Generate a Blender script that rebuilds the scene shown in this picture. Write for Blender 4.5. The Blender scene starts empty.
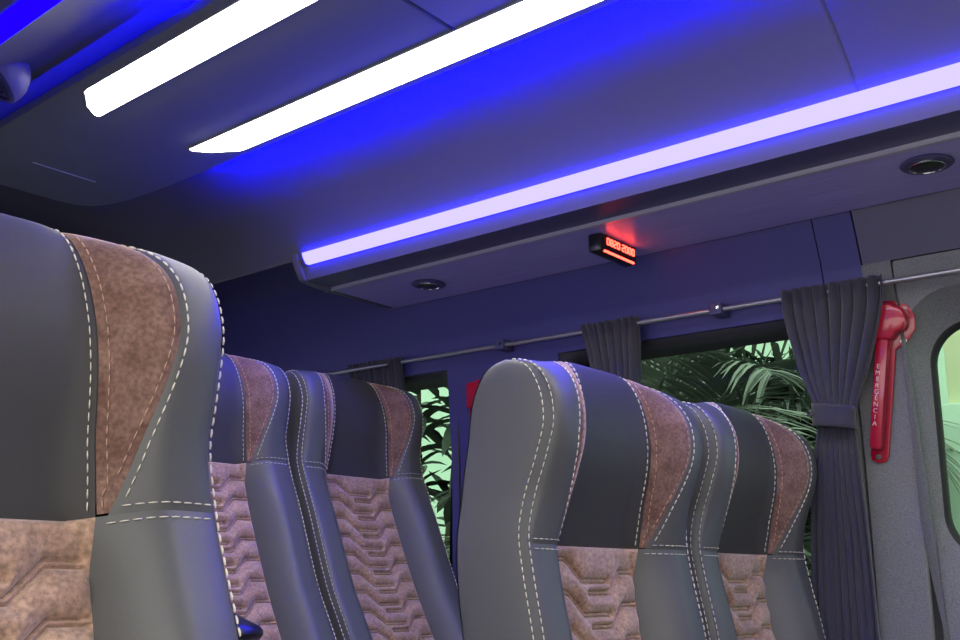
import bpy, bmesh, math, random
import numpy as np
from mathutils import Vector, Matrix, Euler
random.seed(7)
ZO = 0.98            # camera height above the van floor; geometry below is written relative to the eye
S = bpy.context.scene
COL = S.collection
PI = math.pi

# ------------------------------------------------------------------ materials
def mat(name):
    m = bpy.data.materials.new(name); m.use_nodes = True
    nt = m.node_tree; b = nt.nodes['Principled BSDF']
    return m, nt, b
def simple(name, col, rough=.5, metal=0., spec=.5, noise=None, bump=None, sheen=0., coat=0.):
    m, nt, b = mat(name)
    b.inputs['Base Color'].default_value = (*col, 1)
    b.inputs['Roughness'].default_value = rough
    b.inputs['Metallic'].default_value = metal
    b.inputs['Specular IOR Level'].default_value = spec
    b.inputs['Sheen Weight'].default_value = sheen
    b.inputs['Coat Weight'].default_value = coat
    if noise or bump:
        tc = nt.nodes.new('ShaderNodeTexCoord')
    if noise:
        sc, amt, col2 = noise
        n = nt.nodes.new('ShaderNodeTexNoise'); n.inputs['Scale'].default_value = sc; n.inputs['Detail'].default_value = 4
        nt.links.new(tc.outputs['Object'], n.inputs['Vector'])
        r = nt.nodes.new('ShaderNodeValToRGB'); r.color_ramp.elements[0].position = .5-amt; r.color_ramp.elements[1].position = .5+amt
        r.color_ramp.elements[0].color = (*col, 1); r.color_ramp.elements[1].color = (*col2, 1)
        nt.links.new(n.outputs['Fac'], r.inputs['Fac']); nt.links.new(r.outputs['Color'], b.inputs['Base Color'])
    if bump:
        sc, st, dist = bump
        n2 = nt.nodes.new('ShaderNodeTexNoise'); n2.inputs['Scale'].default_value = sc; n2.inputs['Detail'].default_value = 3
        nt.links.new(tc.outputs['Object'], n2.inputs['Vector'])
        bp = nt.nodes.new('ShaderNodeBump'); bp.inputs['Strength'].default_value = st; bp.inputs['Distance'].default_value = dist
        nt.links.new(n2.outputs['Fac'], bp.inputs['Height']); nt.links.new(bp.outputs['Normal'], b.inputs['Normal'])
    return m
def emis(name, col, strength):
    m, nt, b = mat(name)
    nt.nodes.remove(b)
    e = nt.nodes.new('ShaderNodeEmission'); e.inputs['Color'].default_value = (*col, 1); e.inputs['Strength'].default_value = strength
    nt.links.new(e.outputs[0], nt.nodes['Material Output'].inputs['Surface'])
    return m
def glass(name, tint, fac=.06):
    m, nt, b = mat(name); nt.nodes.remove(b)
    t = nt.nodes.new('ShaderNodeBsdfTransparent'); t.inputs['Color'].default_value = (*tint, 1)
    g = nt.nodes.new('ShaderNodeBsdfGlossy'); g.inputs['Roughness'].default_value = .03; g.inputs['Color'].default_value = (.6, .8, .7, 1)
    mx = nt.nodes.new('ShaderNodeMixShader'); mx.inputs['Fac'].default_value = fac
    nt.links.new(t.outputs[0], mx.inputs[1]); nt.links.new(g.outputs[0], mx.inputs[2])
    nt.links.new(mx.outputs[0], nt.nodes['Material Output'].inputs['Surface'])
    return m

LEATHER = simple('leather', (.088, .087, .087), .46, spec=.45, bump=(420, .25, .0006))
LEATHER_D = simple('leather_perforated', (.050, .047, .047), .55, spec=.35, bump=(900, .3, .0005))
VELVET = simple('velvet', (.130, .068, .054), .85, spec=.2, noise=(26, .16, (.235, .140, .110)), bump=(700, .5, .0008), sheen=.9)
VELVET.node_tree.nodes['Principled BSDF'].inputs['Sheen Tint'].default_value = (1, .78, .66, 1)
VELVET.node_tree.nodes['Principled BSDF'].inputs['Sheen Roughness'].default_value = .35
QUILT = simple('velvet_quilt', (.28, .165, .112), .85, spec=.2, noise=(30, .2, (.43, .28, .20)), bump=(650, .5, .0008), sheen=.4)
def fleck(m, sc=230, lo=.72, hi=1.35):
    nt = m.node_tree; b = nt.nodes['Principled BSDF']; src = b.inputs['Base Color'].links[0].from_socket
    tc = nt.nodes.new('ShaderNodeTexCoord'); n = nt.nodes.new('ShaderNodeTexNoise'); n.inputs['Scale'].default_value = sc; n.inputs['Detail'].default_value = 3
    mr = nt.nodes.new('ShaderNodeMapRange'); mr.inputs[1].default_value = .3; mr.inputs[2].default_value = .7; mr.inputs[3].default_value = lo; mr.inputs[4].default_value = hi
    mx = nt.nodes.new('ShaderNodeMix'); mx.data_type = 'RGBA'; mx.blend_type = 'MULTIPLY'; mx.inputs[0].default_value = 1
    nt.links.new(tc.outputs['Object'], n.inputs['Vector']); nt.links.new(n.outputs['Fac'], mr.inputs[0])
    nt.links.new(src, mx.inputs[6]); nt.links.new(mr.outputs[0], mx.inputs[7]); nt.links.new(mx.outputs[2], b.inputs['Base Color'])
fleck(VELVET); fleck(QUILT, 200, .68, 1.4)
THREAD = simple('thread_cream', (.78, .72, .60), .6)
THREAD_B = simple('thread_tan', (.50, .31, .22), .6)
PLASTIC_B = simple('black_plastic', (.012, .012, .014), .3)
SEATMETAL = simple('seat_frame_metal', (.03, .03, .032), .4, metal=.6)
CEIL = simple('ceiling_vinyl', (.125, .12, .14), .6, spec=.12, bump=(300, .1, .0005))
CONSOLE = simple('console_plastic', (.22, .23, .25), .6, spec=.3, bump=(350, .15, .0005))
RACKM = simple('rack_fascia_blue_lit', (.11, .10, .17), .42)  # LED glow on the fascia is partly put into this blue
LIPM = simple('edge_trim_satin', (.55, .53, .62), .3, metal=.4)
RACKD = simple('rack_recess_blue_lit', (.07, .062, .17), .5)  # tinted blue in place of bounced LED light
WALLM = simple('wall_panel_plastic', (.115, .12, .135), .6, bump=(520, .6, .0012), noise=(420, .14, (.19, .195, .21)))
WALLU = simple('upper_wall_trim_blue_lit', (.052, .047, .21), .5, bump=(520, .3, .0008))  # blue LED light is put into the trim's base colour
WALLD = simple('rear_trim_dark', (.03, .03, .036), .8)
WALLF = simple('front_upper_panel_blue_lit', (.115, .11, .18), .6, bump=(520, .6, .0012))  # base colour carries some of the blue LED light
FRIT = simple('window_border_plastic', (.030, .030, .038), .5)
RUBBER = simple('black_rubber', (.010, .011, .012), .5)
CURTAIN = simple('curtain_cloth', (.046, .044, .066), .9, spec=.15, sheen=.25, bump=(900, .3, .0004))
ROD = simple('rod_metal', (.45, .45, .48), .35, metal=.8)
CHROME = simple('chrome', (.8, .8, .82), .15, metal=1)
REDP = simple('red_plastic', (.36, .008, .034), .25, coat=.4)
WHITEP = simple('white_print', (.85, .85, .85), .6)
FLOORM = simple('floor_vinyl', (.08, .08, .085), .6, noise=(60, .3, (.11, .11, .115)))
GREENL = simple('palm_leaf', (.13, .142, .13), .3, noise=(3, .3, (.22, .24, .21)))
GREEND = simple('shrub_leaf', (.050, .062, .050), .45)
HEDGEM = simple('hedge_dark', (.018, .028, .022), .9)
BARK = simple('bark', (.10, .08, .06), .9, bump=(40, .8, .01))
GWALL = simple('garden_wall_plaster', (.62, .78, .66), .9, noise=(3, .3, (.68, .84, .72)))
YEL = simple('painted_post', (.85, .83, .58), .5)
PAVE = simple('paving', (.20, .20, .19), .9, noise=(4, .3, (.25, .25, .24)))
GLASS = glass('window_glass', (.60, .73, .635), .001)
GLASS_N = glass('blue_tint_window_glass', (.60, .60, .78), .001)  # bluish tint so the added windows throw blue light on the rear ceiling
LAMP_E = emis('lamp_white', (1.0, .97, .86), 14)
LED_E = emis('led_strip_white_blue', (.80, .70, 72.), .95)
BLUE_E = emis('led_strip_blue', (.00004, .0, 1.0), 3200.0)
BLUE_L = emis('led_strip_side_blue', (.0030, .0, 1.0), 5)
RED_E = emis('red_led_digits', (1.0, .05, .03), 9.0)
LENSM = simple('frosted_lens', (.5, .5, .52), .35)

def blue_lit_grain(m):
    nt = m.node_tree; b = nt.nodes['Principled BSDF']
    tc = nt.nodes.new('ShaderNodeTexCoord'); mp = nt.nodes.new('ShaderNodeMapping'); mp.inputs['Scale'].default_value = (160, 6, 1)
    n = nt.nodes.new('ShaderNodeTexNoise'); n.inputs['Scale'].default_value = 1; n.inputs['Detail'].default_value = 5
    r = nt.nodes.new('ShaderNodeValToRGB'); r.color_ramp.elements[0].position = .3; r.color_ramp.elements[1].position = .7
    r.color_ramp.elements[0].color = (.34, .30, .66, 1); r.color_ramp.elements[1].color = (.47, .42, .86, 1)  # both grain tones have the blue LED light painted in
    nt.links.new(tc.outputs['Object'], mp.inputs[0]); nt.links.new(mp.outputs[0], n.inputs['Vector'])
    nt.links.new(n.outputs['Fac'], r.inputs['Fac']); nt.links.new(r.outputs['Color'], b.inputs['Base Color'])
RACKU = simple('rack_underside_grain_blue_lit', (.2, .2, .22), .28); blue_lit_grain(RACKU)

# ------------------------------------------------------------------ helpers
def link(o, parent=None):
    COL.objects.link(o)
    if parent is not None: o.parent = parent
    return o
def mesh(name, verts, faces, m, parent=None, smooth=True, loc=None):
    me = bpy.data.meshes.new(name)
    me.from_pydata([tuple(v) for v in verts], [], faces); me.update()
    me.materials.append(m)
    if smooth:
        for p in me.polygons: p.use_smooth = True
    o = link(bpy.data.objects.new(name, me), parent)
    if loc: o.location = loc
    return o
def recalc(o):
    bm = bmesh.new(); bm.from_mesh(o.data); bmesh.ops.recalc_face_normals(bm, faces=bm.faces); bm.to_mesh(o.data); bm.free(); return o
def sharp(o, ang=35):
    """smooth shading but with hard edges above ang degrees"""
    bm = bmesh.new(); bm.from_mesh(o.data)
    for e in bm.edges:
        if len(e.link_faces) == 2 and e.calc_face_angle(0) > math.radians(ang): e.smooth = False
    bm.to_mesh(o.data); bm.free(); return o
def thing(name, label, cat, loc=(0, 0, 0), group=None):
    o = bpy.data.objects.new(name, None); COL.objects.link(o)
    o.empty_display_size = .05; o.location = loc; o['label'] = label; o['category'] = cat
    if group: o['group'] = group
    return o
def tag(o, label, cat, group=None, kind=None):
    o['label'] = label; o['category'] = cat
    if group: o['group'] = group
    if kind: o['kind'] = kind
    return o
def struct(o, label=None):
    o['kind'] = 'structure'
    if label: o['label'] = label
    return o
def box_vf(x0, x1, y0, y1, z0, z1):
    v = [(x, y, z) for x in (x0, x1) for y in (y0, y1) for z in (z0, z1)]
    f = [(0, 1, 3, 2), (4, 6, 7, 5), (0, 4, 5, 1), (2, 3, 7, 6), (0, 2, 6, 4), (1, 5, 7, 3)]
    return v, f
def box(name, b, m, parent=None, bev=0, seg=2):
    v, f = box_vf(*b); o = mesh(name, v, f, m, parent, smooth=False); 
    if bev: bevel(o, bev, seg)
    return o
def bevel(o, w, seg=2, ang=30):
    bm = bmesh.new(); bm.from_mesh(o.data); bmesh.ops.recalc_face_normals(bm, faces=bm.faces)
    es = [e for e in bm.edges if len(e.link_faces) == 2 and e.calc_face_angle(0) > math.radians(ang)]
    bmesh.ops.bevel(bm, geom=es, offset=w, segments=seg, profile=.5, affect='EDGES', clamp_overlap=True)
    for f in bm.faces: f.smooth = True
    bm.to_mesh(o.data); bm.free(); sharp(o, 40)
    return o
def grid(name, P, m, parent=None, closed_u=False, smooth=True, flip=False):
    """P: rows x cols x 3"""
    nr, nc = len(P), len(P[0]); v = [tuple(p) for r in P for p in r]; f = []
    for i in range(nr-1):
        for j in range(nc-1 if not closed_u else nc):
            a, b = i*nc+j, i*nc+(j+1) % nc
            q = (a, b, b+nc, a+nc); f.append(q[::-1] if flip else q)
    return mesh(name, v, f, m, parent, smooth)
def prism(name, outline, z0, z1, m, parent=None, bev=0, axis='z'):
    """extrude a closed 2D outline; axis gives the extrusion axis"""
    n = len(outline)
    def P(a, b, c): return {'z': (a, b, c), 'x': (c, a, b), 'y': (a, c, b)}[axis]
    v = [P(a, b, z0) for a, b in outline]+[P(a, b, z1) for a, b in outline]
    f = [tuple(range(n))[::-1], tuple(range(n, 2*n))]+[(i, (i+1) % n, n+(i+1) % n, n+i) for i in range(n)]
    o = recalc(mesh(name, v, f, m, parent, smooth=False))
    if bev: bevel(o, bev)
    else:
        for p in o.data.polygons: p.use_smooth = len(p.vertices) == 4
        sharp(o, 30)
    return o
def tube_vf(pts, r, n=8, caps=True):
    pts = [Vector(p) for p in pts]; v = []; f = []
    ref = Vector((0, 0, 1))
    for i, p in enumerate(pts):
        t = (pts[min(i+1, len(pts)-1)]-pts[max(i-1, 0)]).normalized()
        a = t.cross(ref if abs(t.dot(ref)) < .95 else Vector((1, 0, 0))).normalized(); b = a.cross(t)
        rr = r[i] if isinstance(r, (list, tuple)) else r
        for k in range(n):
            th = 2*PI*k/n; v.append(p+a*(rr*math.cos(th))+b*(rr*math.sin(th)))
    for i in range(len(pts)-1):
        for k in range(n):
            f.append((i*n+k, i*n+(k+1) % n, (i+1)*n+(k+1) % n, (i+1)*n+k))
    if caps:
        f.append(tuple(range(n))[::-1]); f.append(tuple(range((len(pts)-1)*n, len(pts)*n)))
    return v, f
def tube(name, pts, r, m, parent=None, n=10):
    v, f = tube_vf(pts, r, n); return sharp(recalc(mesh(name, v, f, m, parent)), 50)
class MB:
    def __init__(s): s.v = []; s.f = []
    def add(s, v, f):
        k = len(s.v); s.v += [tuple(p) for p in v]; s.f += [tuple(i+k for i in q) for q in f]
    def build(s, name, m, parent=None, smooth=True): return mesh(name, s.v, s.f, m, parent, smooth)
def lathe(name, prof, m, parent=None, n=32, M=None):
    """prof: (r, h) list about local +z; M a matrix"""
    v = []; f = []
    for r, h in prof:
        for k in range(n): v.append(Vector((r*math.cos(2*PI*k/n), r*math.sin(2*PI*k/n), h)))
    for i in range(len(prof)-1):
        for k in range(n): f.append((i*n+k, i*n+(k+1) % n, (i+1)*n+(k+1) % n, (i+1)*n+k))
    f.append(tuple(range(n))[::-1]); f.append(tuple(range((len(prof)-1)*n, len(prof)*n)))
    if M is not None: v = [M @ p for p in v]
    return sharp(recalc(mesh(name, v, f, m, parent)), 30)
def rrect(a0, a1, b0, b1, r, n=8):
    out = []
    for cx, cy, t0 in ((a1-r, b1-r, 0), (a0+r, b1-r, 90), (a0+r, b0+r, 180), (a1-r, b0+r, 270)):
        for k in range(n+1):
            t = math.radians(t0+90*k/n); out.append((cx+r*math.cos(t), cy+r*math.sin(t)))
    return out
def copy_tree(o, parent=None):
    c = o.copy(); COL.objects.link(c)
    if parent is not None: c.parent = parent
    for ch in list(o.children): copy_tree(ch, c)
    return c

# ------------------------------------------------------------------ seat
def cr(knots, z):
    """Catmull-Rom style cubic hermite through (z, value) knots"""
    ks = sorted(knots); zs = [k[0] for k in ks]; vs = [k[1] for k in ks]
    if z <= zs[0]: return vs[0]
    if z >= zs[-1]: return vs[-1]
    i = max(j for j in range(len(zs)-1) if zs[j] <= z)
    h = zs[i+1]-zs[i]; t = (z-zs[i])/h
    def sl(j):
        if j == 0: return (vs[1]-vs[0])/(zs[1]-zs[0])
        if j == len(zs)-1: return (vs[-1]-vs[-2])/(zs[-1]-zs[-2])
        return (vs[j+1]-vs[j-1])/(zs[j+1]-zs[j-1])
    m0, m1 = sl(i)*h, sl(i+1)*h
    return (2*t**3-3*t**2+1)*vs[i]+(t**3-2*t**2+t)*m0+(-2*t**3+3*t**2)*vs[i+1]+(t**3-t**2)*m1
ZT, HT = .155, .111; RMAX = ZT+HT*PI/2; ZB = -.5; YM = .004
KS = [(.17, -.081), (.15, -.079), (.10, -.063), (.068, -.051), (.036, -.045), (.004, -.045), (-.046, -.054), (-.118, -.070), (-.29, -.102), (-.37, -.127), (-.5, -.17)]
KC = [(.17, -.093), (.13, -.087), (.10, -.077), (.05, -.060), (.0, -.050), (-.05, -.058), (-.12, -.076), (-.29, -.109), (-.37, -.134), (-.5, -.177)]
QS = .530; W0 = .198
K0 = [(.17, -.046), (.13, -.040), (.10, -.032), (.05, -.014), (.0, .0), (-.05, -.006), (-.12, -.016), (-.29, -.054), (-.39, -.083), (-.5, -.12)]
KB = [(.2, .081), (.17, .083), (.143, .085), (.087, .093), (.032, .097), (-.023, .097), (-.076, .091), (-.127, .082), (-.3, .06), (-.5, .03)]
def sstep(a, b, x):
    t = min(1, max(0, (x-a)/(b-a))); return t*t*(3-2*t)
def rowinfo(r):
    if r <= ZT: return r, 1.0, W0+.006*sstep(.07, .0, r), cr(KS, r), cr(KC, r), cr(K0, r), cr(KB, r)
    th = (r-ZT)/HT; c = max(0., math.cos(th)); z = ZT+HT*math.sin(th); k = c**.75
    W = W0-.004*(1-c)
    mix = lambda K: YM+(cr(K, ZT+.35*(z-ZT))-YM)*k
    return z, k, W, mix(KS), mix(KC), mix(K0), mix(KB)
def zdrop(a, z): return .018*sstep(.25, .95, a)*max(0, (z-ZT)/HT)**1.3
ROWC = {}
def surf(s, r):
    key = round(r, 6)
    if key not in ROWC: ROWC[key] = rowinfo(r)
    z, k, W, yS, yC, y0, yB = ROWC[key]; a = abs(s)
    hw = sstep(-.05, .05, r)                                # head (1) or body (0)
    s0 = .53*(1-hw)+.34*hw; s1 = .79*(1-hw)+.77*hw
    t = min(1, max(0, (a-s0)/(s1-s0)))
    if a <= s1: y = y0+(yC-y0)*(hw*sstep(0, 1, t)+(1-hw)*(1-(1-t)**2))
    else: y = yS+(yC-yS)*max(0, 1-min(1, (a-s1)/(1-s1))**2.8)**.58
    return Vector((s*W, y, z-zdrop(a, z)))
def aB(r): return QS-(QS-.375)*max(0, r)/RMAX             # edge of the middle head panel
def dB(r):                                                  # outer D shaped edge of the velvet wing
    r1, dm = .145, .752
    if r < r1:
        t = r/r1; return QS+.035+(dm-QS-.035)*(1.25*t-.25*t**3 if t < 1 else 1)
    t = (r-r1)/(RMAX*.985-r1)
    if t >= 1: return aB(r)
    return aB(r)+(dm-aB(r))*math.sqrt(1-t*t)
def puff(e, amt, w=.007): return amt*(1-math.exp(-max(e, 0)/w))
def panel_rows(r0, r1, step): 
    n = max(2, int(math.ceil((r1-r0)/step))); return [r0+(r1-r0)*i/n for i in range(n+1)]
def panel(rows, lo, hi, nc, amt, extra=None, sgn=1):
    P = []
    for r in rows:
        a, b = lo(r), hi(r); W = rowinfo(r)[2]; row = []
        for j in range(nc+1):
            s = a+(b-a)*j/nc
            p = surf(sgn*s, r)
            e = min(abs(s-a), abs(b-s))*W; ev = min(abs(r-rows[0]), abs(r-rows[-1]))
            d = min(puff(e, amt), puff(ev, amt))
            if r > ZT:
                th = (r-ZT)/HT; dz = d*math.sin(th); dy = d*math.cos(th)
            else: dz, dy = 0, d
            if extra: dy += extra(p)
            row.append((p.x, p.y-dy, p.z+dz))
        P.append(row)
    return P
def seg_dist(px, pz, a, b):
    ax, az = a; bx, bz = b; dx, dz = bx-ax, bz-az
    t = ((px-ax)*dx+(pz-az)*dz)/(dx*dx+dz*dz); t = min(1, max(0, t))
    return math.hypot(px-ax-t*dx, pz-az-t*dz)
QP = .047; QLINES = []
for k in range(0, 11):
    h = -.0175-k*QP
    QLINES.append([(-.12, h), (-.062, h), (-.026, h-.031), (.034, h-.031)])
    QLINES.append([(.12, h-.018), (.072, h-.018), (.040, h-.048), (-.012, h-.048)])
def quilt_extra(p):
    d = 9; fade = min(1, max(0, (QS*(W0+.006)-.0004-abs(p.x))/.0015))*min(1, max(0, -p.z/.004))
    for L in QLINES:
        if abs(p.z-L[0][1]) > .08: continue
        for a, b in zip(L, L[1:]): d = min(d, seg_dist(p.x, p.z, a, b))
    g = .0130*(1-math.exp(-(d/.0100)**1.4))                  # padding between the seams
    fa = min(1, max(0, (QS*(W0+.006)-abs(p.x))/.012)); g = (g-.0075)*fa*(2-fa)
    g -= .0045*math.exp(-((d-.0030)/.0014)**2)               # stitched groove either side of a raised cord
    g += .0022*math.exp(-(d/.0016)**2)                       # raised cord in the seam
    return g*fade
def dashes(mb, pts, length=.0074, gap=.0032, w=.00062, h=.0003, off=None):
    """stitches along a polyline; off(p) gives the outward direction"""
    pts = [Vector(p) for p in pts]; L = [0]
    for a, b in zip(pts, pts[1:]): L.append(L[-1]+(b-a).length)
    def at(d):
        for i in range(len(L)-1):
            if d <= L[i+1] or i == len(L)-2:
                t = (d-L[i])/max(1e-9, L[i+1]-L[i]); return pts[i].lerp(pts[i+1], t), off[i].lerp(off[i+1], t)
    d = gap/2
    while d+length < L[-1]:
        a, na = at(d); b, nb = at(d+length); t = (b-a).normalized(); n = (na+nb).normalized(); c = t.cross(n).normalized()
        mid = (a+b)/2
        v = []
        for q, nn, ww, e in ((a, na, .6, 0), (mid, n, 1, .0006), (b, nb, .6, 0)):
            for cx, hh in ((-w*ww, -.001), (-w*ww*.7, h+e), (w*ww*.7, h+e), (w*ww, -.001)):
                v.append(q+c*cx+n.normalized()*hh)
        f = []
        for i in (0, 4):
            for j in range(4): f.append((i+j, i+(j+1) % 4, i+4+(j+1) % 4, i+4+j))
        f += [(3, 2, 1, 0), (8, 9, 10, 11)]
        mb.add(v, f); d += length+gap
def nrm(s, r):
    e = 1e-3; a = surf(min(1, s+e) if s > -1 else s+e, r)-surf(max(-1, s-e), r); b = surf(s, min(RMAX, r+e))-surf(s, r-e)
    n = a.cross(b); n.normalize()
    if n.y > 0 and r < ZT: n = -n
    if r >= ZT and n.z < 0 and n.y > 0: n = -n
    return n

def make_seat():
    root = thing('passenger_seat', 'seat', 'seat', (0, 0, 0), 'passenger seats')
    # backrest: side panels, bolsters and back in leather (one shell) with welted seams
    allrows = panel_rows(ZB, 0, .012)
    toprows = panel_rows(0, RMAX, .006)
    full = panel_rows(ZB, ZT, .012)[:-1]+panel_rows(ZT, RMAX-.0005, .006)
    mb = MB()
    def addP(P, flip=False):
        nr, nc = len(P), len(P[0]); f = []
        for i in range(nr-1):
            for j in range(nc-1):
                q = (i*nc+j, i*nc+j+1, (i+1)*nc+j+1, (i+1)*nc+j); f.append(q[::-1] if flip else q)
        mb.add([p for r in P for p in r], f)
    for sg in (1, -1):
        addP(panel(allrows, lambda r: QS, lambda r: 1., 26, .003, sgn=sg), sg < 0)
        addP(panel(toprows, dB, lambda r: 1., 26, .003, sgn=sg), sg < 0)
        P = []
        for r in full:
            z, k, W, yS, yC, y0, yB = rowinfo(r); row = []
            for j in range(17):
                c = j/16; y = yS+(yB-.018*k-yS)*c
                ln = abs(yB-yS); e = min(c, 1-c)*ln
                x = W+(puff(e, .0055, .01)-.0015+.004*math.sin(PI*c))*min(1, k*1.3)
                row.append((sg*x, y, z-zdrop(1, z)+.0025*math.sin(PI*c)*(1-k)))
            P.append(row)
        addP(P, sg > 0 and False or sg < 0)
    P = []
    for r in full:
        z, k, W, yS, yC, y0, yB = rowinfo(r); row = []
        for j in range(25):
            s = 1-2*j/24; a = abs(s); q = max(0, (a-.82)/.18)
            row.append((s*W, yB-.018*k*(1-math.sqrt(max(0, 1-q*q))), z-zdrop(a, z)))
        P.append(row)
    addP(P)
    # hidden foam front just under the covers
    addP([[(lambda q: (q.x, q.y+.004, q.z-(.003 if r > ZT else 0)))(surf(-.97+1.94*j/40, r)) for j in range(41)] for r in full if r > .012])
    back = mb.build('backrest', LEATHER, root)
    recalc(back)
    o = grid('headrest_panel', panel(panel_rows(0, RMAX, .006), lambda r: -aB(r), lambda r: aB(r), 24, .003), LEATHER_D, back)
    o['label'] = 'dark smooth middle headrest panel'
    for sg in (-1, 1):
        rows = panel_rows(0.002, RMAX*.985, .004)
        o = grid('headrest_wing', panel(rows, lambda r: aB(r)+.004, lambda r: max(aB(r)+.006, dB(r)), 22, .0035, sgn=sg), VELVET, back, flip=sg < 0)
        o['label'] = 'brown velvet D shaped headrest wing'
    o = grid('quilted_panel', panel(panel_rows(-.44, 0, .0012), lambda r: -QS, lambda r: QS, 170, .003, quilt_extra), QUILT, back)
    o['label'] = 'brown quilted velvet backrest panel'
    # stitching
    def curve(fs, rows, mbx, sg, **k):
        pts = [surf(sg*fs(r), r) for r in rows]; ns = [nrm(sg*fs(r), r) for r in rows]
        pts = [p+n*.0022 for p, n in zip(pts, ns)]
        dashes(mbx, pts, off=ns, **k)
    hr = panel_rows(.004, RMAX*.97, .004); fr = panel_rows(ZB, RMAX-.004, .005)
    for sg in (-1, 1):
        A = MB(); B = MB()
        curve(lambda r: aB(r)-.022, hr, A, sg)
        curve(lambda r: aB(r)+.040 if r > .02 else aB(r)+.022, panel_rows(.004, RMAX*.9, .004), B, sg)
        curve(lambda r: dB(r)+.030, panel_rows(.012, RMAX*.96, .004), A, sg)
        curve(lambda r: dB(r)-.030, panel_rows(.03, RMAX*.86, .004), B, sg)
        curve(lambda r: .997, fr, A, sg)
        # inner line on the side panel
        pts = []; ns = []
        for r in fr:
            z, k, W, yS, yC, y0, yB = rowinfo(r); d = .0115*min(1, k*1.2)
            pts.append(Vector((sg*(W+.0045*min(1, k*1.3)), yS+d, z-zdrop(1, z)-.0015*(1-k)))); ns.append(Vector((sg, -.3, .5*(1-k))).normalized())
        dashes(A, pts, off=ns)
        # cross seam under the headrest
        for rr, f0 in ((.0065, .60), (-.0065, .56)):
            ss = [f0+(.985-f0)*i/20 for i in range(21)]
            dashes(A, [surf(sg*s, rr)+nrm(sg*s, rr)*.0025 for s in ss], off=[nrm(sg*s, rr) for s in ss])
        o = A.build('stitching', THREAD, back); o['label'] = 'cream contrast stitching along the leather seams'
        o = B.build('stitching', THREAD_B, back); o['label'] = 'tan stitching inside the velvet wings'
    # cushion, frame, legs
    cz = -.56
    def pad(name, x0, x1, y0, y1, z0, z1, m, r):
        ob = box(name, (x0, x1, y0, y1, z0, z1), m, root, r, 4); return ob
    pad('cushion', -.21, .21, -.62, -.10, cz-.09, cz+.05, LEATHER, .035)
    o = pad('cushion_insert', -.11, .11, -.60, -.13, cz+.035, cz+.062, QUILT, .012)
    pad('seat_pan', -.195, .195, -.58, .02, cz-.13, cz-.088, PLASTIC_B, .01)
    for x in (-.15, .15):
        mb = MB(); mb.add(*box_vf(x-.02, x+.02, -.50, -.46, -1.009, cz-.128)); mb.add(*box_vf(x-.02, x+.02, -.06, -.02, -1.009, cz-.128)); mb.add(*box_vf(x-.025, x+.025, -.53, .0, -1.0095, -.985))
        mb.build('leg', SEATMETAL, root, smooth=False)
    return root
seat = make_seat()
def add_armrest(root, side):
    x = side*.245
    prof = [(-.10, -.335), (-.10, -.285), (-.36, -.288), (-.46, -.292), (-.545, -.312), (-.556, -.325), (-.54, -.338), (-.45, -.345), (-.30, -.345)]
    o = prism('armrest', prof, x-.026, x+.026, PLASTIC_B, root, .012, axis='x')
    o['label'] = 'black padded armrest with tapered tip'
    tube('armrest_hinge', [(side*.20, -.10+.06, -.31), (side*.272, -.10+.06, -.31)], .022, PLASTIC_B, o)
    return o
# each: x, y, seam height, recline, armrest side, label
SEATS = [
    (1.243, .861, .029, 0.00, -1, 'middle seat of the front row with grey leather side panel fully in view'),
    (1.693, .861, .029, 0.00, 0, 'front-row seat beside the window, next to the tied curtain'),
    (.318, .806, .029, .242, 1, 'large nearest seat, cut off by the left edge of the photo'),
    (1.257, 1.900, .212, .250, -1, 'rear-row seat half hidden behind the nearest seat, velvet headrest wing showing'),
    (1.707, 1.900, .212, .250, 0, 'rear-row seat with whole quilted back showing, beside the green rear window'),
]
roots = [seat]+[copy_tree(seat) for _ in SEATS[1:]]
for o, (x, y, z, lean, arm, lab) in zip(roots, SEATS):
    o.location = (x, y, z); o['label'] = lab
    for ch in o.children:
        if ch.name.startswith('backrest'): ch.rotation_euler = (-math.atan(lean), 0, 0)
    if arm: add_armrest(o, arm)
for o in roots[3:]:
    for ch in o.children:
        if ch.name.startswith('leg'): pass

# ------------------------------------------------------------------ shell of the van
CX = 1.027
Y0, Y1 = -1.1, 3.0
def fl(): 
    o = struct(box('floor', (.05, 2.05, Y0, Y1, -1.04, -.98), FLOORM)); return o
fl()
struct(box('trim_1', (.06, 2.0, 1.28, Y1, -.98, -.797), FLOORM), 'raised floor step under the rear row')
# ceiling: gently domed centre, coves running down to both luggage racks
half = [(0, .938), (.10, .938), (.21, .932), (.29, .908), (.37, .862), (.44, .808), (.49, .760), (.5, .748)]
def fine(pts, n=5):
    P = [Vector((a, b)) for a, b in pts]; out = []
    for i in range(len(P)-1):
        p0 = P[max(0, i-1)]; p1 = P[i]; p2 = P[i+1]; p3 = P[min(len(P)-1, i+2)]
        for k in range(n):
            t = k/n
            out.append(.5*((2*p1)+(p2-p0)*t+(2*p0-5*p1+4*p2-p3)*t*t+(3*p1-p0-3*p2+p3)*t**3))
    return out+[P[-1]]
hf = fine(half)
profile = [(CX-p.x, p.y) for p in reversed(hf)]+[(CX+p.x, p.y) for p in hf[1:]]
def ceiling_piece(y0, y1):
    ys = [y0+(y1-y0)*i/8 for i in range(9)]
    return [[(x, y, z) for x, z in profile] for y in ys]
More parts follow.
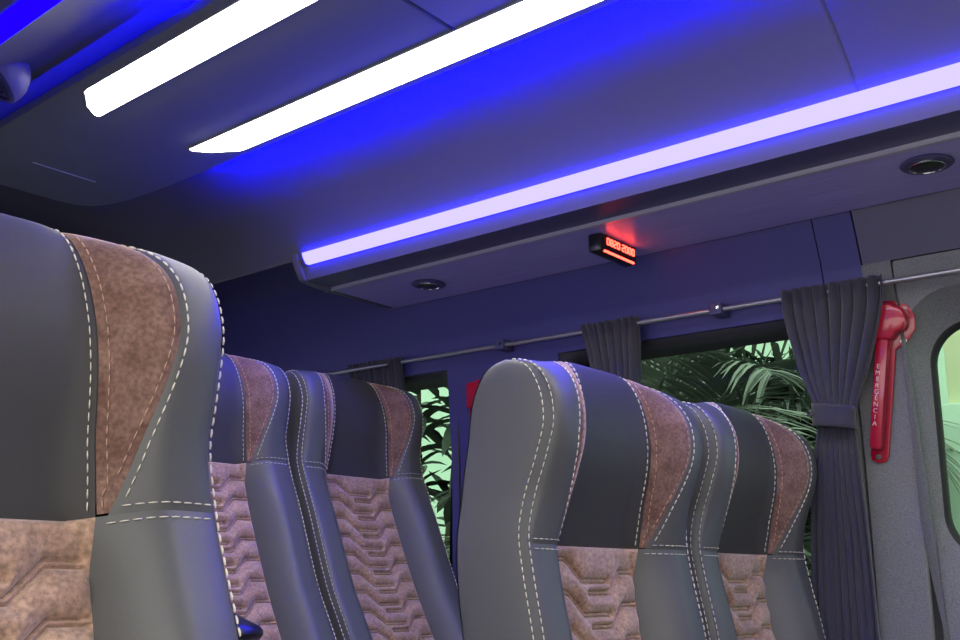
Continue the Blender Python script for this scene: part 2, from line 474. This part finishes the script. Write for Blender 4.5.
# one skin with a shallow panel joint at y = .515 and the outer roof above it
mb = MB()
def add_skin(P):
    nr, nc = len(P), len(P[0])
    mb.add([p for r in P for p in r], [(i*nc+j, i*nc+j+1, (i+1)*nc+j+1, (i+1)*nc+j) for i in range(nr-1) for j in range(nc-1)])
ys = [Y0, 0, .3, .5105, .5125, .5135, .5155, .5175, .52, 1, 1.5, 2, 2.5, Y1]
dz = {.5125: .0035, .5135: .005, .5155: .0035}
add_skin([[(x, y, z+dz.get(y, 0)) for x, z in profile] for y in ys])
ceil = struct(mb.build('ceiling', CEIL))
mod = ceil.modifiers.new('s', 'SOLIDIFY'); mod.thickness = .02; mod.offset = 1
# outer roof keeps daylight out
mb = MB()
rp = [(-.0, .62), (.02, .72), (.12, .95), (.40, 1.03), (1.027, 1.06), (1.65, 1.03), (1.93, .95), (2.03, .72), (2.045, .54)]
add_skin([[(x, y, z) for x, z in rp] for y in (Y0, 1, Y1)])
o = struct(mb.build('trim_2', WALLD), 'outer roof skin of the van'); mod = o.modifiers.new('s', 'SOLIDIFY'); mod.thickness = .02

# right wall: profile leaning inwards, with openings for the windows
WP = [(-.98, 1.985), (0, 1.975), (.25, 1.965), (.515, 1.935), (.60, 1.915), (.70, 1.875), (.80, 1.83), (.97, 1.70)]
def wx(z):
    for (z0, x0), (z1, x1) in zip(WP, WP[1:]):
        if z <= z1: return x0+(x1-x0)*(z-z0)/(z1-z0)
    return WP[-1][1]
def wall_patch(mbx, y0, y1, z0, z1, n=6, th=.05):
    zs = [z0+(z1-z0)*i/n for i in range(n+1)]
    v = [(wx(z)+d, y, z) for z in zs for y in (y0, y1) for d in (0, th)]; f = []
    for i in range(n):
        a = i*4
        f += [(a, a+2, a+6, a+4), (a+1, a+5, a+7, a+3), (a, a+4, a+5, a+1), (a+2, a+3, a+7, a+6)]
    f += [(0, 1, 3, 2), (n*4, n*4+2, n*4+3, n*4+1)]
    mbx.add(v, f)
WB = -.16; WTOP = .512
mb = MB()
wall_patch(mb, Y0, Y1, -.98, WB)                     # below the windows
wall_patch(mb, .614, .708, WB, .592, 10)             # hammer pillar
wall_patch(mb, .713, .775, WB, WTOP, 8)              # pillar behind the curtain
wall_patch(mb, 2.62, Y1, WB, WTOP, 8)
wr = struct(sharp(recalc(mb.build('wall_right', WALLM)), 25))
mb = MB(); wall_patch(mb, .7505, Y1, WTOP, .80); wall_patch(mb, 1.967, Y1, .795, .97); wall_patch(mb, 1.43, 1.80, WB, WTOP, 8); wall_patch(mb, .6705, .7480, WTOP, .80)   # trim above the windows and middle pillar, coloured as if lit blue
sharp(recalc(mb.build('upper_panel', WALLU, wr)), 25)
mb = MB(); wall_patch(mb, Y0, .667, .592, .80); sharp(recalc(mb.build('upper_panel', WALLF, wr)), 25)   # front panel, some blue light in its colour
bk = box('wall_right_backing', (2.0, 2.03, Y0, Y1, -.98, WB), WALLD, wr)
for (a, b) in ((.60, .80), (1.40, 1.83), (2.6, Y1)):
    box('pillar_backing', (1.995, 2.03, a, b, WB, .55), WALLD, wr)
box('upper_backing', (1.99, 2.03, Y0, Y1, WTOP+.01, .82), WALLD, wr)

def window(n, y0, y1, z0, z1, r, frame_m, depth=.012, xg=1.985, o0=None, inset=.0):
    """glass pane with a rounded black border; the ring slopes with the wall"""
    inner = rrect(y0, y1, z0, z1, r, 8); oy0, oy1, oz0, oz1 = o0
    outer = rrect(oy0, oy1, oz0, oz1, r+.03, 8)
    nn = len(inner)
    v = [(xg-.004, a, b) for a, b in inner]+[(wx(b)+.004 if inset == 0 else wx(b)-inset, a, b) for a, b in outer]
    f = [(i, (i+1) % nn, nn+(i+1) % nn, nn+i) for i in range(nn)]
    w = struct(mesh('window_%d' % n, v, f, frame_m))
    mod = w.modifiers.new('s', 'SOLIDIFY'); mod.thickness = .006; mod.offset = 0
    g = prism('pane', rrect(y0-.02, y1+.02, z0-.02, z1+.02, r+.01, 8), xg, xg+.004, GLASS, w, axis='x')
    return w
window(1, .775, 1.43, -.10, .478, .05, FRIT, o0=(.745, 1.46, WB-.03, WTOP+.02))
window(2, 1.80, 2.60, -.10, .478, .05, FRIT, o0=(1.77, 2.64, WB-.03, WTOP+.02))
# front window: raised, bevelled surround
def ring_surround():
    n = 12
    gl = rrect(-.55, .568, .035, .462, .075, n)                       # glass edge
    lip = rrect(-.56, .577, .026, .471, .080, n)
    out = rrect(-.60, .607, -.035, .520, .10, n)                       # top of the bevel
    flat = rrect(-.66, .6135, -.40, .592, .05, n)
    rings = [[(1.992, a, b) for a, b in gl], [(1.986, a, b) for a, b in lip], [(wx(b)+.004, a, b) for a, b in out], [(wx(b)-.005, a, b) for a, b in rrect(-.605, .612, -.042, .526, .105, n)]]
    # the outer border of the raised panel swings forward near its foot
    def swing(a, b): return a-.030*sstep(.13, -.03, b) if a > 0 else a
    rings.append([(wx(b)-.005, swing(a, b), b) for a, b in rrect(-.64, .609, -.20, .588, .006, n)])
    rings.append([(wx(b)+.02, swing(a, b), b) for a, b in rrect(-.645, .6125, -.205, .5905, .007, n)])
    nn = len(gl); v = [p for r in rings for p in r]
    f = [(k*nn+i, k*nn+(i+1) % nn, (k+1)*nn+(i+1) % nn, (k+1)*nn+i) for k in range(1, len(rings)-1) for i in range(nn)]
    w = struct(sharp(recalc(mesh('window_3', v, f, WALLM)), 28))
    v = rings[0]+rings[1]+[(2.0, a, b) for a, b in gl]
    f = [(i, (i+1) % nn, nn+(i+1) % nn, nn+i) for i in range(nn)]+[(i, 2*nn+i, 2*nn+(i+1) % nn, (i+1) % nn) for i in range(nn)]
    mesh('rubber_seal', v, f, RUBBER, w)
    prism('pane', rrect(-.56, .58, .02, .475, .08, n), 1.995, 1.999, GLASS, w, axis='x')
ring_surround()

# rear wall and left wall (left of the photo: the open sliding door the camera stands in)
struct(box('front_light_block', (.0, 2.05, Y0-.04, Y0, -1.0, 1.05), WALLD))  # unseen partition, added to block daylight from the front
def holed(name, frame, hole, a, b, axis, m):
    mbx = MB(); (u0, u1, z0, z1), (h0, h1, k0, k1) = frame, hole
    for r in ((u0, u1, z0, k0), (u0, u1, k1, z1), (u0, h0, k0, k1), (h1, u1, k0, k1)):
        v, f = box_vf(r[0], r[1], a, b, r[2], r[3])
        mbx.add(v if axis == 'y' else [(y, x, z) for x, y, z in v], f)
    return struct(recalc(mbx.build(name, m, smooth=False)))
holed('wall_rear', (.0, 2.05, -1.0, 1.05), (.30, 1.75, -.12, .50), Y1, Y1+.04, 'y', WALLM)
holed('wall_left', (1.30, Y1, -.98, .76), (1.50, 2.80, -.12, .48), .02, .06, 'x', WALLM)
struct(prism('window_4', rrect(.28, 1.77, -.14, .52, .05), Y1+.015, Y1+.02, GLASS_N, axis='y'))  # unseen rear window, added to bring daylight onto the rear ceiling
struct(prism('window_5', rrect(1.48, 2.82, -.14, .50, .05), .035, .04, GLASS_N, axis='x'))  # unseen side window, added to light the rear row and ceiling
struct(box('trim_3', (.02, .06, Y0, 1.30, .62, .80), WALLM), 'header above the open sliding door')

# ------------------------------------------------------------------ luggage racks with LED strips
RY1 = 1.94
def rack(side, label):
    mx = (lambda x: x) if side > 0 else (lambda x: 2*CX-x)
    t = thing('luggage_rack', label, 'luggage rack', (mx(1.70), 0.4, .70)); L = t.location
    def sweep(name, prof, m, y0=-1.0, y1=RY1, closed=False):
        P = [[(mx(x)-L.x, y-L.y, z-L.z) for x, z in prof] for y in (y0, y1)]
        o = recalc(grid(name, P, m, t, smooth=False)); 
        return o
    def solid(name, prof, m, y0=-1.0, y1=RY1, bev=0):
        o = prism(name, [(mx(x)-L.x, z-L.z) for x, z in prof], y0-L.y, y1-L.y, m, t, bev, axis='y'); return o
    # underside board reaching to the wall, a bright lip along its aisle edge
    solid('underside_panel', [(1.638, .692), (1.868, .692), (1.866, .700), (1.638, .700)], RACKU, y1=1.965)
    solid('edge_lip', [(1.632, .6905), (1.640, .6905), (1.640, .703), (1.632, .703)], LIPM, y1=1.965)
    xr = 1.549 if side > 0 else 1.586
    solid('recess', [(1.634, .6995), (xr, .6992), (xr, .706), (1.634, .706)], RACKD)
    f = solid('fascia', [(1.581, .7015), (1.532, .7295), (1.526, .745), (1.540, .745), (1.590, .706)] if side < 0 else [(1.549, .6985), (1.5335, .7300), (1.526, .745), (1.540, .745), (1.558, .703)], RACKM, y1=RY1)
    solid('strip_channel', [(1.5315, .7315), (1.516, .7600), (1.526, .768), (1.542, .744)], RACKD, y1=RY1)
    # rounded end cap
    cap = [(1.630, .6895), (1.562, .6935), (1.544, .6975), (1.526, .724), (1.516, .745), (1.514, .762), (1.525, .772), (1.60, .79), (1.72, .80), (1.80, .80), (1.862, .705), (1.864, .6905)]
    solid('end_cap', cap, RACKM, RY1, RY1+.024, .005)
    return t
rack(1, 'long grey luggage rack along the windows with grained underside')
rack(-1, 'luggage rack above the sliding door, only its blue-lit edge at the top left corner')
def strip(side, label, m, y1, ys=-.45):
    mx = (lambda x: x) if side > 0 else (lambda x: 2*CX-x)
    prof = [(1.5330, .7310), (1.5235, .7318), (1.5120, .7470), (1.5085, .7570), (1.5155, .7595)]
    if side < 0: prof = [(1.5300, .7285), (1.5265, .7265), (1.5790, .6965), (1.5810, .7000)]
    t = thing('led_strip', label, 'led strip', (mx(1.52), .4, .745)); L = t.location
    o = prism('diffuser', [(mx(x)-L.x, z-L.z) for x, z in prof], ys-L.y, y1-L.y, m, t, axis='y')
    prism('strip_cap', [(mx(x+-.001)-L.x, z-L.z) for i, (x, z) in enumerate(prof)], y1-L.y, y1+.008-L.y, RACKM, t, axis='y')
    return t
strip(1, 'long glowing lavender white LED strip above the windows', LED_E, 1.915)
strip(-1, 'blue LED strip along the rack above the door, at the top left corner', BLUE_L, 1.915, .60)

# ------------------------------------------------------------------ ceiling console with lamps
con = thing('ceiling_console', 'dark grey ceiling console with rounded rear end carrying the two white lamps', 'ceiling console', (CX, 1.0, .905))
HWc = .2115
def con_outline(y0, y1, rear):
    pts = []
    if not rear: return [(-HWc, y0), (HWc, y0), (HWc, y1), (-HWc, y1)]
    pts = [(-HWc, y0), (HWc, y0), (HWc, y1-.38)]
    a = [(HWc, y1-.38), (HWc-.003, y1-.25), (HWc-.012, y1-.14), (HWc-.034, y1-.06), (HWc-.07, y1-.018), (HWc-.13, y1-.002), (0, y1)]
    ff = fine(a, 5)[1:]
    pts += [(p.x, p.y) for p in ff]+[(-p.x, p.y) for p in reversed(ff[:-1])]+[(-HWc, y1-.38)]
    return pts
def lamp_outline(sg, y0, y1):
    """sg +1 lamp near the windows; slanted rounded rear end"""
    i, o = .108, .187                                         # inner / outer edge from the console's middle
    a = [(i, y0), (i, y1), (i+.004, y1+.004), (i+.012, y1+.002), (i+.040, y1-.022), (o-.012, y1-.066), (o-.003, y1-.078), (o, y1-.092), (o, y0)]
    return [(sg*x, y) for x, y in a]
def console_panel(name, y0, y1, rear):
    o = prism(name, [(x, y-1.0) for x, y in con_outline(y0, y1, rear)], -.005, .018, CONSOLE, con, .004)
    return o
console_panel('front_panel', -1.0, 1.058, False)
console_panel('rear_panel', 1.066, 2.44, True)
box('trim_slot', (-.077, .080, 1.2285, 1.2325, -.0058, -.0045), simple('slot_light', (.75, .75, .80), .4), con)
for sg, lab in ((-1, 'left of the two white ceiling lamps, farther from the windows'), (1, 'right of the two white ceiling lamps, nearer the windows')):
    t = thing('ceiling_lamp', lab, 'ceiling lamp', (CX, 1.0, .90), 'white ceiling lamps')
    ol = [(x, y-1.0) for x, y in lamp_outline(sg, -1.0, 1.865)]
    c = Vector((sg*.147, .3))
    ol2 = [(sg*.1475+(x-sg*.1475)*1.05, y*1.002) for x, y in ol]
    prism('lens', ol, -.004, -.0005, LAMP_E, t, .0015)
    prism('rim', ol2, -.003, -.0001, LENSM, t)
# blue cove strips lying on top of the console's long edges
for sg, yend, lab in ((1, 1.95, 'hidden blue LED strip on the console edge nearer the windows'), (-1, 1.42, 'hidden blue LED strip on the console edge nearer the door')):
    v, f = box_vf(-.003, .003, .2-.4, yend-.4, -.0025, .0025)
    o = mesh('cove_led_strip', v, f, BLUE_E, smooth=False, loc=(CX+sg*(HWc-.021), .4, .9262))
    tag(o, lab, 'led strip', 'blue cove strips')

# round eyeball air vent in the ceiling beside the console, turned towards the door
sp = thing('air_vent', 'round blue-lit eyeball air vent at the left edge of the photo', 'air vent', (.674, 1.81, .880))
ax = Vector((-.628, .298, -.721)).normalized()
M = Vector((0, 0, 1)).rotation_difference(ax).to_matrix().to_4x4()
lathe('ball', [(.066*math.cos(R_), -.004+.062*math.sin(R_)) for R_ in [math.radians(-90+9*i) for i in range(11)]]+[(.066, .004), (.062, .009), (.056, .009), (.054, .004), (.0, .004)], RACKD, sp, 48, M)
lathe('nozzle', [(.0, .003), (.050, .003), (.049, .008), (.042, .008), (.040, .004), (.030, .004), (.029, .009), (.022, .009), (.020, .004), (.0, .004)], RACKD, sp, 40, M)

# downlights under the rack
for (x, y, lab) in ((1.742, 1.694, 'small round downlight near the rear end of the rack'), (1.716, .474, 'round downlight under the rack at the right edge of the photo')):
    t = thing('downlight', lab, 'downlight', (x, y, .692), 'rack downlights')
    M = Matrix.Rotation(PI, 4, 'X')
    lathe('bezel', [(.0, .0002), (.042, .0002), (.044, .003), (.040, .006), (.031, .0065), (.029, .004), (.0, .004)], RACKD, t, 36, M)
    lathe('lens', [(.0, .0041), (.0285, .0041), (.0275, .007), (.022, .0095), (.0, .0105)], PLASTIC_B, t, 36, M)
    lathe('lens_ring', [(.0278, .0045), (.0305, .0045), (.0302, .0085), (.0285, .0090), (.0275, .0070)], CHROME, t, 36, M)

# ------------------------------------------------------------------ red LED clock under the rack
ck = thing('led_clock', 'black clock display with glowing red digits hanging under the rack', 'clock', (1.742, 1.145, .692))
prism('housing', [(-.072, .010), (-.070, -.010), (-.062, -.022), (.072, -.022), (.075, .010)], -.041, -.0005, PLASTIC_B, ck, .005)
box('mount', (-.03, .03, -.0, .02, -.001, .0), PLASTIC_B, ck)
SEG = {'0': 'abcdef', '1': 'bc', '2': 'abged', '3': 'abgcd', '4': 'fgbc', '5': 'afgcd', '6': 'afgecd', '7': 'abc', '8': 'abcdefg', '9': 'abcfgd', 'A': 'abcefg', 'E': 'afged'}
mb = MB()
def digit(ch, x, z, w=.0085, h=.0135, t=.0024):
    def hb(zc): mb.add(*box_vf(x+t*.3, x+w-t*.3, -.0236, -.0222, zc-t/2, zc+t/2))
    def vb(xc, z0, z1): mb.add(*box_vf(xc-t/2, xc+t/2, -.0236, -.0222, z0, z1))
    for s in SEG[ch]:
        if s == 'a': hb(z+h)
        if s == 'g': hb(z+h/2)
        if s == 'd': hb(z)
        if s == 'b': vb(x+w, z+h/2, z+h)
        if s == 'c': vb(x+w, z, z+h/2)
        if s == 'f': vb(x, z+h/2, z+h)
        if s == 'e': vb(x, z, z+h/2)
for i, ch in enumerate('0820'): digit(ch, -.046+i*.0132, -.0225)
for i, ch in enumerate('2000'): digit(ch, .012+i*.0132, -.0225)
mb.build('digits', RED_E, ck, smooth=False)
box('digit_reflection', (-.056, .060, -.0236, -.019, -.0405, -.0372), RED_E, ck)  # glowing bar stands in for the digits' reflection on the lower lip

# ------------------------------------------------------------------ curtain rods, curtains
zr = .543
rod = thing('curtain_rod', 'thin grey metal curtain rod running above the windows', 'curtain rod', (1.895, 1.2, zr))
tube('rod', [(0, y-1.2, 0) for y in (-.9, .9, 1.5, 1.935)], .0055, ROD, rod)
for y in (.972, 1.575):
    o = box('bracket', (-.012, .036, y-1.2-.012, y-1.2+.016, -.012, .014), RACKD, rod, .003)
    tube('screw', [(-.0135, y-1.2-.004, .002), (-.011, y-1.2-.004, .002)], .004, CHROME, o)
rod2 = thing('curtain_rod', 'far end piece of curtain rod beside the rear curtain', 'curtain rod', (1.895, 2.3, zr))
tube('rod', [(0, y-2.3, 0) for y in (1.99, 2.3, 2.6)], .0055, ROD, rod2)
box('bracket', (-.012, .036, 2.36-2.3, 2.36-2.3+.03, -.012, .014), RACKD, rod2, .003)

def curtain(label, spans, npl, tie=None, seed=1, amp=.011, xoff=None, group='window curtains'):
    """spans: list of (z, y0, y1) from the top down; y widths pinch at the tie"""
    rnd = random.Random(seed); ztop = spans[0][0]
    t = thing('curtain', label, 'curtain', (1.895, (spans[0][1]+spans[0][2])/2, zr), group); L = t.location
    zs = []; z = ztop
    while z > spans[-1][0]: zs.append(z); z -= .008
    zs.append(spans[-1][0])
    K0_ = [(a, b) for a, b, c in spans]; K1_ = [(a, c) for a, b, c in spans]
    nc = npl*14; ph = [rnd.uniform(-.6, .6) for _ in range(npl+2)]; am = [rnd.uniform(.5, 1.25) for _ in range(npl+2)]
    P = []
    for z in zs:
        y0, y1 = cr(K0_, z), cr(K1_, z); row = []
        depth = amp*(.45+.55*sstep(0, .06, ztop-z))
        if tie: depth *= .45+.55*sstep(.0, .10, abs(z-tie))
        for j in range(nc+1):
            u = j/nc; q = u*npl; i = int(q)
            a = am[i]*(1-(q-i))+am[i+1]*(q-i); p = ph[i]*(1-(q-i))+ph[i+1]*(q-i)
            th = 2*PI*q+p*1.5+.35*math.sin(9*(ztop-z)+i)
            sh = math.sin(th)+.28*math.sin(2*th+p)
            x = depth*a*sh
            if ztop-z < .03: x += .003*math.sin(2*PI*q*2.3+p)
            yy = y0+(y1-y0)*u+.004*math.sin(th*1.0+1.2)*(1 if .02 < u < .98 else 0)
            xb = (1.895 if xoff is None else cr(xoff, z))
            row.append((xb+x-L.x, yy-L.y, z-L.z))
        P.append(row)
    o = grid('cloth', P, CURTAIN, t); m = o.modifiers.new('s', 'SOLIDIFY'); m.thickness = .0025; m.offset = 0
    # frilled heading round the rod
    return t, L
xo = [(.57, 1.885), (.45, 1.895), (.294, 1.912), (.0, 1.943), (-.5, 1.955)]
t, L = curtain('dark curtain gathered by a tieback beside the red emergency hammer',
               [(.557, .622, .826), (.50, .628, .822), (.40, .662, .802), (.294, .703, .775), (.20, .703, .792), (.05, .700, .812), (-.12, .700, .822), (-.30, .70, .825)], 8, .294, 3, xoff=xo)
# tieback band with its button
hp = []
for zz in (.272, .280, .308, .316):
    row = []
    for k in range(24):
        a = 2*PI*k/24; row.append((1.900+.026*math.cos(a)-L.x, .739+.042*math.sin(a)-L.y, zz+.006*math.sin(a)-L.z))
    hp.append(row)
o = grid('tieback', hp, CURTAIN, t, closed_u=True); m = o.modifiers.new('s', 'SOLIDIFY'); m.thickness = .003
tube('button', [(1.884-L.x, .776-L.y, .30-L.z), (1.878-L.x, .780-L.y, .30-L.z)], .006, CHROME, o)
curtain('dark pleated curtain between the two windows, behind the front-row seats',
        [(.557, 1.168, 1.325), (.45, 1.175, 1.300), (.30, 1.19, 1.285), (-.3, 1.19, 1.29)], 7, None, 5, xoff=xo)
curtain('dim curtain behind the rear-row seats at the end of the rod',
        [(.560, 1.945, 2.17), (.45, 1.96, 2.15), (.30, 1.98, 2.13), (-.3, 1.98, 2.13)], 8, None, 9, amp=.008, xoff=[(.56, 1.90), (.47, 1.928), (.2, 1.945), (-.3, 1.95)])

# ------------------------------------------------------------------ emergency hammers
def hammer(y, z, lean, label):
    x0 = wx(z)-.001
    t = thing('emergency_hammer', label, 'emergency hammer', (x0, y, z), 'emergency hammers')
    # local frame: a along -y (towards the front), b up; origin at the foot
    def P(a, b): return (-a, b)
    out = [(-.017, 0), (-.014, -.012), (0, -.017), (.014, -.012), (.018, 0), (.019, .205), (.040, .222), (.052, .245), (.050, .272), (.036, .292), (.010, .300), (-.020, .298), (-.022, .255), (-.018, .21)]
    prism('back_plate', [P(*q) for q in out], -.006, 0, REDP, t, .002, axis='x')
    mb = MB()
    h = [(-.014, .010), (.011, .010), (.012, .24), (-.015, .24)]
    o = prism('handle', [P(*q) for q in h], -.030, -.005, REDP, t, .008, axis='x')
    hd = [(-.020, .222), (.018, .222), (.024, .236), (.040, .243), (.044, .262), (.034, .284), (.012, .292), (-.020, .290)]
    prism('head', [P(*q) for q in hd], -.036, -.005, REDP, t, .006, axis='x')
    for a, b in ((.0, -.004), (.034, .222), (-.020, .214)):
        tube('screw', [(-.0095, -a, b), (-.005, -a, b)], .0055, CHROME, t)
    # the word EMERGÊNCIA, letters stacked down the handle
    dg = bpy.context.evaluated_depsgraph_get(); mbt = MB()
    for i, chh in enumerate('EMERGÊNCIA'):
        cu = bpy.data.curves.new('t', 'FONT'); cu.body = chh; cu.size = .0125; cu.align_x = 'CENTER'; cu.extrude = .0002
        ob = bpy.data.objects.new('t', cu); COL.objects.link(ob); bpy.context.view_layer.update()
        dg = bpy.context.evaluated_depsgraph_get(); me = bpy.data.meshes.new_from_object(ob.evaluated_get(dg))
        vs = [(-.0305, -(v.co.x+.004-.008), .166-i*.0122+v.co.y) for v in me.vertices]
        mbt.add(vs, [tuple(p.vertices) for p in me.polygons])
        bpy.data.objects.remove(ob); bpy.data.meshes.remove(me); bpy.data.curves.remove(cu)
    w = mbt.build('lettering', WHITEP, t, smooth=False); w['label'] = 'white stacked letters reading EMERGÊNCIA'
    lx = math.atan((wx(z+.3)-wx(z))/.3)
    t.rotation_euler = (math.radians(lean), lx*1.0, 0)
    return t
hammer(.678, .222, 10, 'red emergency hammer case with white lettering, right of the tied curtain')
hammer(1.70, .176, 3, 'red emergency hammer on the far pillar, mostly hidden behind the front-row seat')

# ------------------------------------------------------------------ outside
GZ = -1.50
struct(box('ground', (-8, 9, -9, 12, GZ-.05, GZ), PAVE))
gw = box('garden_wall', (6.4, 6.6, -3, 14, GZ, 3.4), GWALL); struct(gw)
def leaflet(mb, a, dirv, up, ln, w, droop):
    """a narrow folded blade"""
    side = dirv.cross(up).normalized(); pts = []
    for i in range(5):
        t = i/4; c = a+dirv*(ln*t)-Vector((0, 0, 1))*(droop*t*t); ww = w*(math.sin(PI*(.12+.88*t))**.7 if t < 1 else 0.02)
        pts += [c-side*ww+up*ww*.35, c, c+side*ww+up*ww*.35]
    f = []
    for i in range(4):
        k = i*3; f += [(k, k+1, k+4, k+3), (k+1, k+2, k+5, k+4)]
    mb.add(pts, f)
def palm(loc, fr, label, seed, trunk_h=.9, ll=.52, lw=.010, npairs=46):
    rnd = random.Random(seed)
    t = thing('palm_plant', label, 'palm', loc, 'garden palms')
    h = trunk_h
    tube('trunk', [(0, 0, 0), (.02, .01, h*.5), (0, 0, h)], [.09, .075, .06], BARK, t, 12)
    for (az, el, ln) in fr:
        mb = MB(); d = Vector((math.cos(az), math.sin(az), 0)); pts = []
        for i in range(15):
            q = i/14
            p = Vector((0, 0, h))+d*(ln*q*math.cos(el)*(1-.15*q*q))+Vector((0, 0, 1))*(ln*math.sin(el)*q-ln*.55*q*q)
            pts.append(p)
        v, f = tube_vf(pts, [.013*(1-.85*i/14) for i in range(15)], 6); mb.add(v, f)
        for k in range(npairs):
            q = .14+.85*k/npairs; i = min(13, int(q*14)); a = pts[i].lerp(pts[i+1], q*14-i); tg = (pts[i+1]-pts[i]).normalized()
            sd = tg.cross(Vector((0, 0, 1))).normalized(); up = sd.cross(tg).normalized()
            for sg in (-1, 1):
                dv = (tg*.62+sd*sg*.8+up*rnd.uniform(.05, .3)).normalized()
                leaflet(mb, a, dv, up, ll*math.sin(PI*(.18+.72*q))*rnd.uniform(.85, 1.1), lw, ll*rnd.uniform(.12, .4))
        mb.build('frond', GREENL, t)
    return t
R = math.radians
def fan(seed, n, l0=1.3, l1=1.8, e0=25, e1=75):
    r = random.Random(seed); return [(2*PI*i/n+r.uniform(-.25, .25), R(r.uniform(e0, e1)), r.uniform(l0, l1)) for i in range(n)]
palm((3.4, 1.95, GZ), fan(1, 15, 1.1, 1.5), 'leafy palm close outside the window behind the window seat', 11, 1.35)
palm((4.15, 2.45, GZ), fan(2, 12, .9, 1.2), 'palm outside seen between the two dark curtains', 12, 1.5)
palm((3.3, .62, GZ), fan(3, 9, .7, 1.0, 20, 55), 'low palm outside the front window', 13, 1.05, ll=.34)
palm((4.2, 2.3, GZ), fan(4, 14, 1.2, 1.6), 'tall palm farther back by the garden wall', 14, 2.0)

def shrub(loc, seed, label, h=1.9, n=90):
    rnd = random.Random(seed); t = thing('garden_shrub', label, 'shrub', loc, 'garden shrubs')
    tops = []
    for k in range(7):
        a = 2*PI*k/7+rnd.uniform(-.3, .3); p0 = Vector((0, 0, 0)); pts = [p0]
        for i in range(1, 7):
            q = i/6; pts.append(Vector((math.cos(a)*.30*q*q+rnd.uniform(-.04, .04), math.sin(a)*.36*q*q+rnd.uniform(-.04, .04), h*q*rnd.uniform(.92, 1.05))))
        tube('branch', pts, [.026*(1-.6*i/6) for i in range(7)], BARK, t, 7); tops.append(pts)
    mb = MB()
    for k in range(n):
        pts = rnd.choice(tops); i = rnd.choice((4, 5, 5, 5)); a = pts[i].lerp(pts[i+1], rnd.random())
        dv = Vector((rnd.uniform(-1, 1), rnd.uniform(-1, 1), rnd.uniform(-.3, .7))).normalized()
        leaflet(mb, a, dv, Vector((0, 0, 1)) if abs(dv.z) < .9 else Vector((1, 0, 0)), rnd.uniform(.16, .36), rnd.uniform(.022, .05), .06)
    mb.build('foliage', GREEND, t); return t
shrub((3.45, 3.28, GZ), 21, 'dark branching shrub outside the rear window', 2.42, 170)
def hedge(loc, y0, y1, top, label, seed):
    rnd = random.Random(seed); t = thing('garden_hedge', label, 'hedge', loc)
    mb = MB()
    bm = bmesh.new(); bmesh.ops.create_icosphere(bm, subdivisions=4, radius=1)
    for v in bm.verts:
        c = v.co; q = 1+.06*math.sin(9*c.x+3*c.y)*math.sin(11*c.z+5*c.y)
        e = [math.copysign(abs(a)**.55, a) for a in c]
        v.co = Vector((e[0]*.26*q, (y0+y1)/2-loc[1]+e[1]*(y1-y0)/2*q, (top-GZ)/2+e[2]*(top-GZ)/2*q))
    core = [v.co.copy() for v in bm.verts]; nn = [v.normal.copy() for v in bm.verts]
    mb.add(core, [tuple(v.index for v in f.verts) for f in bm.faces]); bm.free()
    mb.build('hedge_body', HEDGEM, t)
    mb = MB()
    for k in range(2600):
        a = rnd.choice(core)
        if a.z < .8: continue
        dv = Vector((-rnd.uniform(.1, .8), rnd.uniform(-1, 1), rnd.uniform(-.4, 1))).normalized()
        leaflet(mb, a, dv, Vector((0, .3, 1)).normalized() if abs(dv.z) < .9 else Vector((1, 0, 0)), rnd.uniform(.10, .3), rnd.uniform(.006, .02), .05)
    mb.build('leaves', GREEND, t)
hedge((4.9, 2.9, GZ), 1.85, 3.9, 1.12, 'dark dense hedge behind the palms outside the windows', 31)
# pale yellow post and ledge beside the front window
po = thing('garden_post', 'pale yellow post on a low plinth outside the front window', 'post', (4.4, 1.085, GZ))
box('shaft', (-.10, .10, -.20, .11, 2.17, 3.9), YEL, po, .01)
box('plinth', (-.16, .16, -.26, .17, 0, 2.17), GWALL, po, .01)

# ------------------------------------------------------------------ light and camera
w = bpy.data.worlds.new('World'); S.world = w; w.use_nodes = True
bg = w.node_tree.nodes['Background']; bg.inputs['Color'].default_value = (1.0, .98, .93, 1); bg.inputs['Strength'].default_value = 3.0
cam = bpy.data.cameras.new('Camera'); co = bpy.data.objects.new('Camera', cam); COL.objects.link(co); S.camera = co
cam.sensor_width = 36; cam.lens = 36*993.7/960; cam.clip_start = .02
yaw, pitch, roll = R(48.93), R(13.87), R(1.08)
f = Vector((math.sin(yaw)*math.cos(pitch), math.cos(yaw)*math.cos(pitch), math.sin(pitch)))
r = Vector((math.cos(yaw), -math.sin(yaw), 0)); u = r.cross(f)
r2 = r*math.cos(roll)+u*math.sin(roll); u2 = u*math.cos(roll)-r*math.sin(roll)
co.matrix_world = Matrix(((r2.x, u2.x, -f.x, 0), (r2.y, u2.y, -f.y, 0), (r2.z, u2.z, -f.z, 0), (0, 0, 0, 1)))
for o in list(S.objects):
    if o.parent is None and o is not co: o.location.z += ZO
co.location.z += ZO
S.view_settings.view_transform = 'Standard'; S.view_settings.look = 'None'
S.view_settings.gamma = 1; S.view_settings.use_curve_mapping = False; S.view_settings.exposure = 0
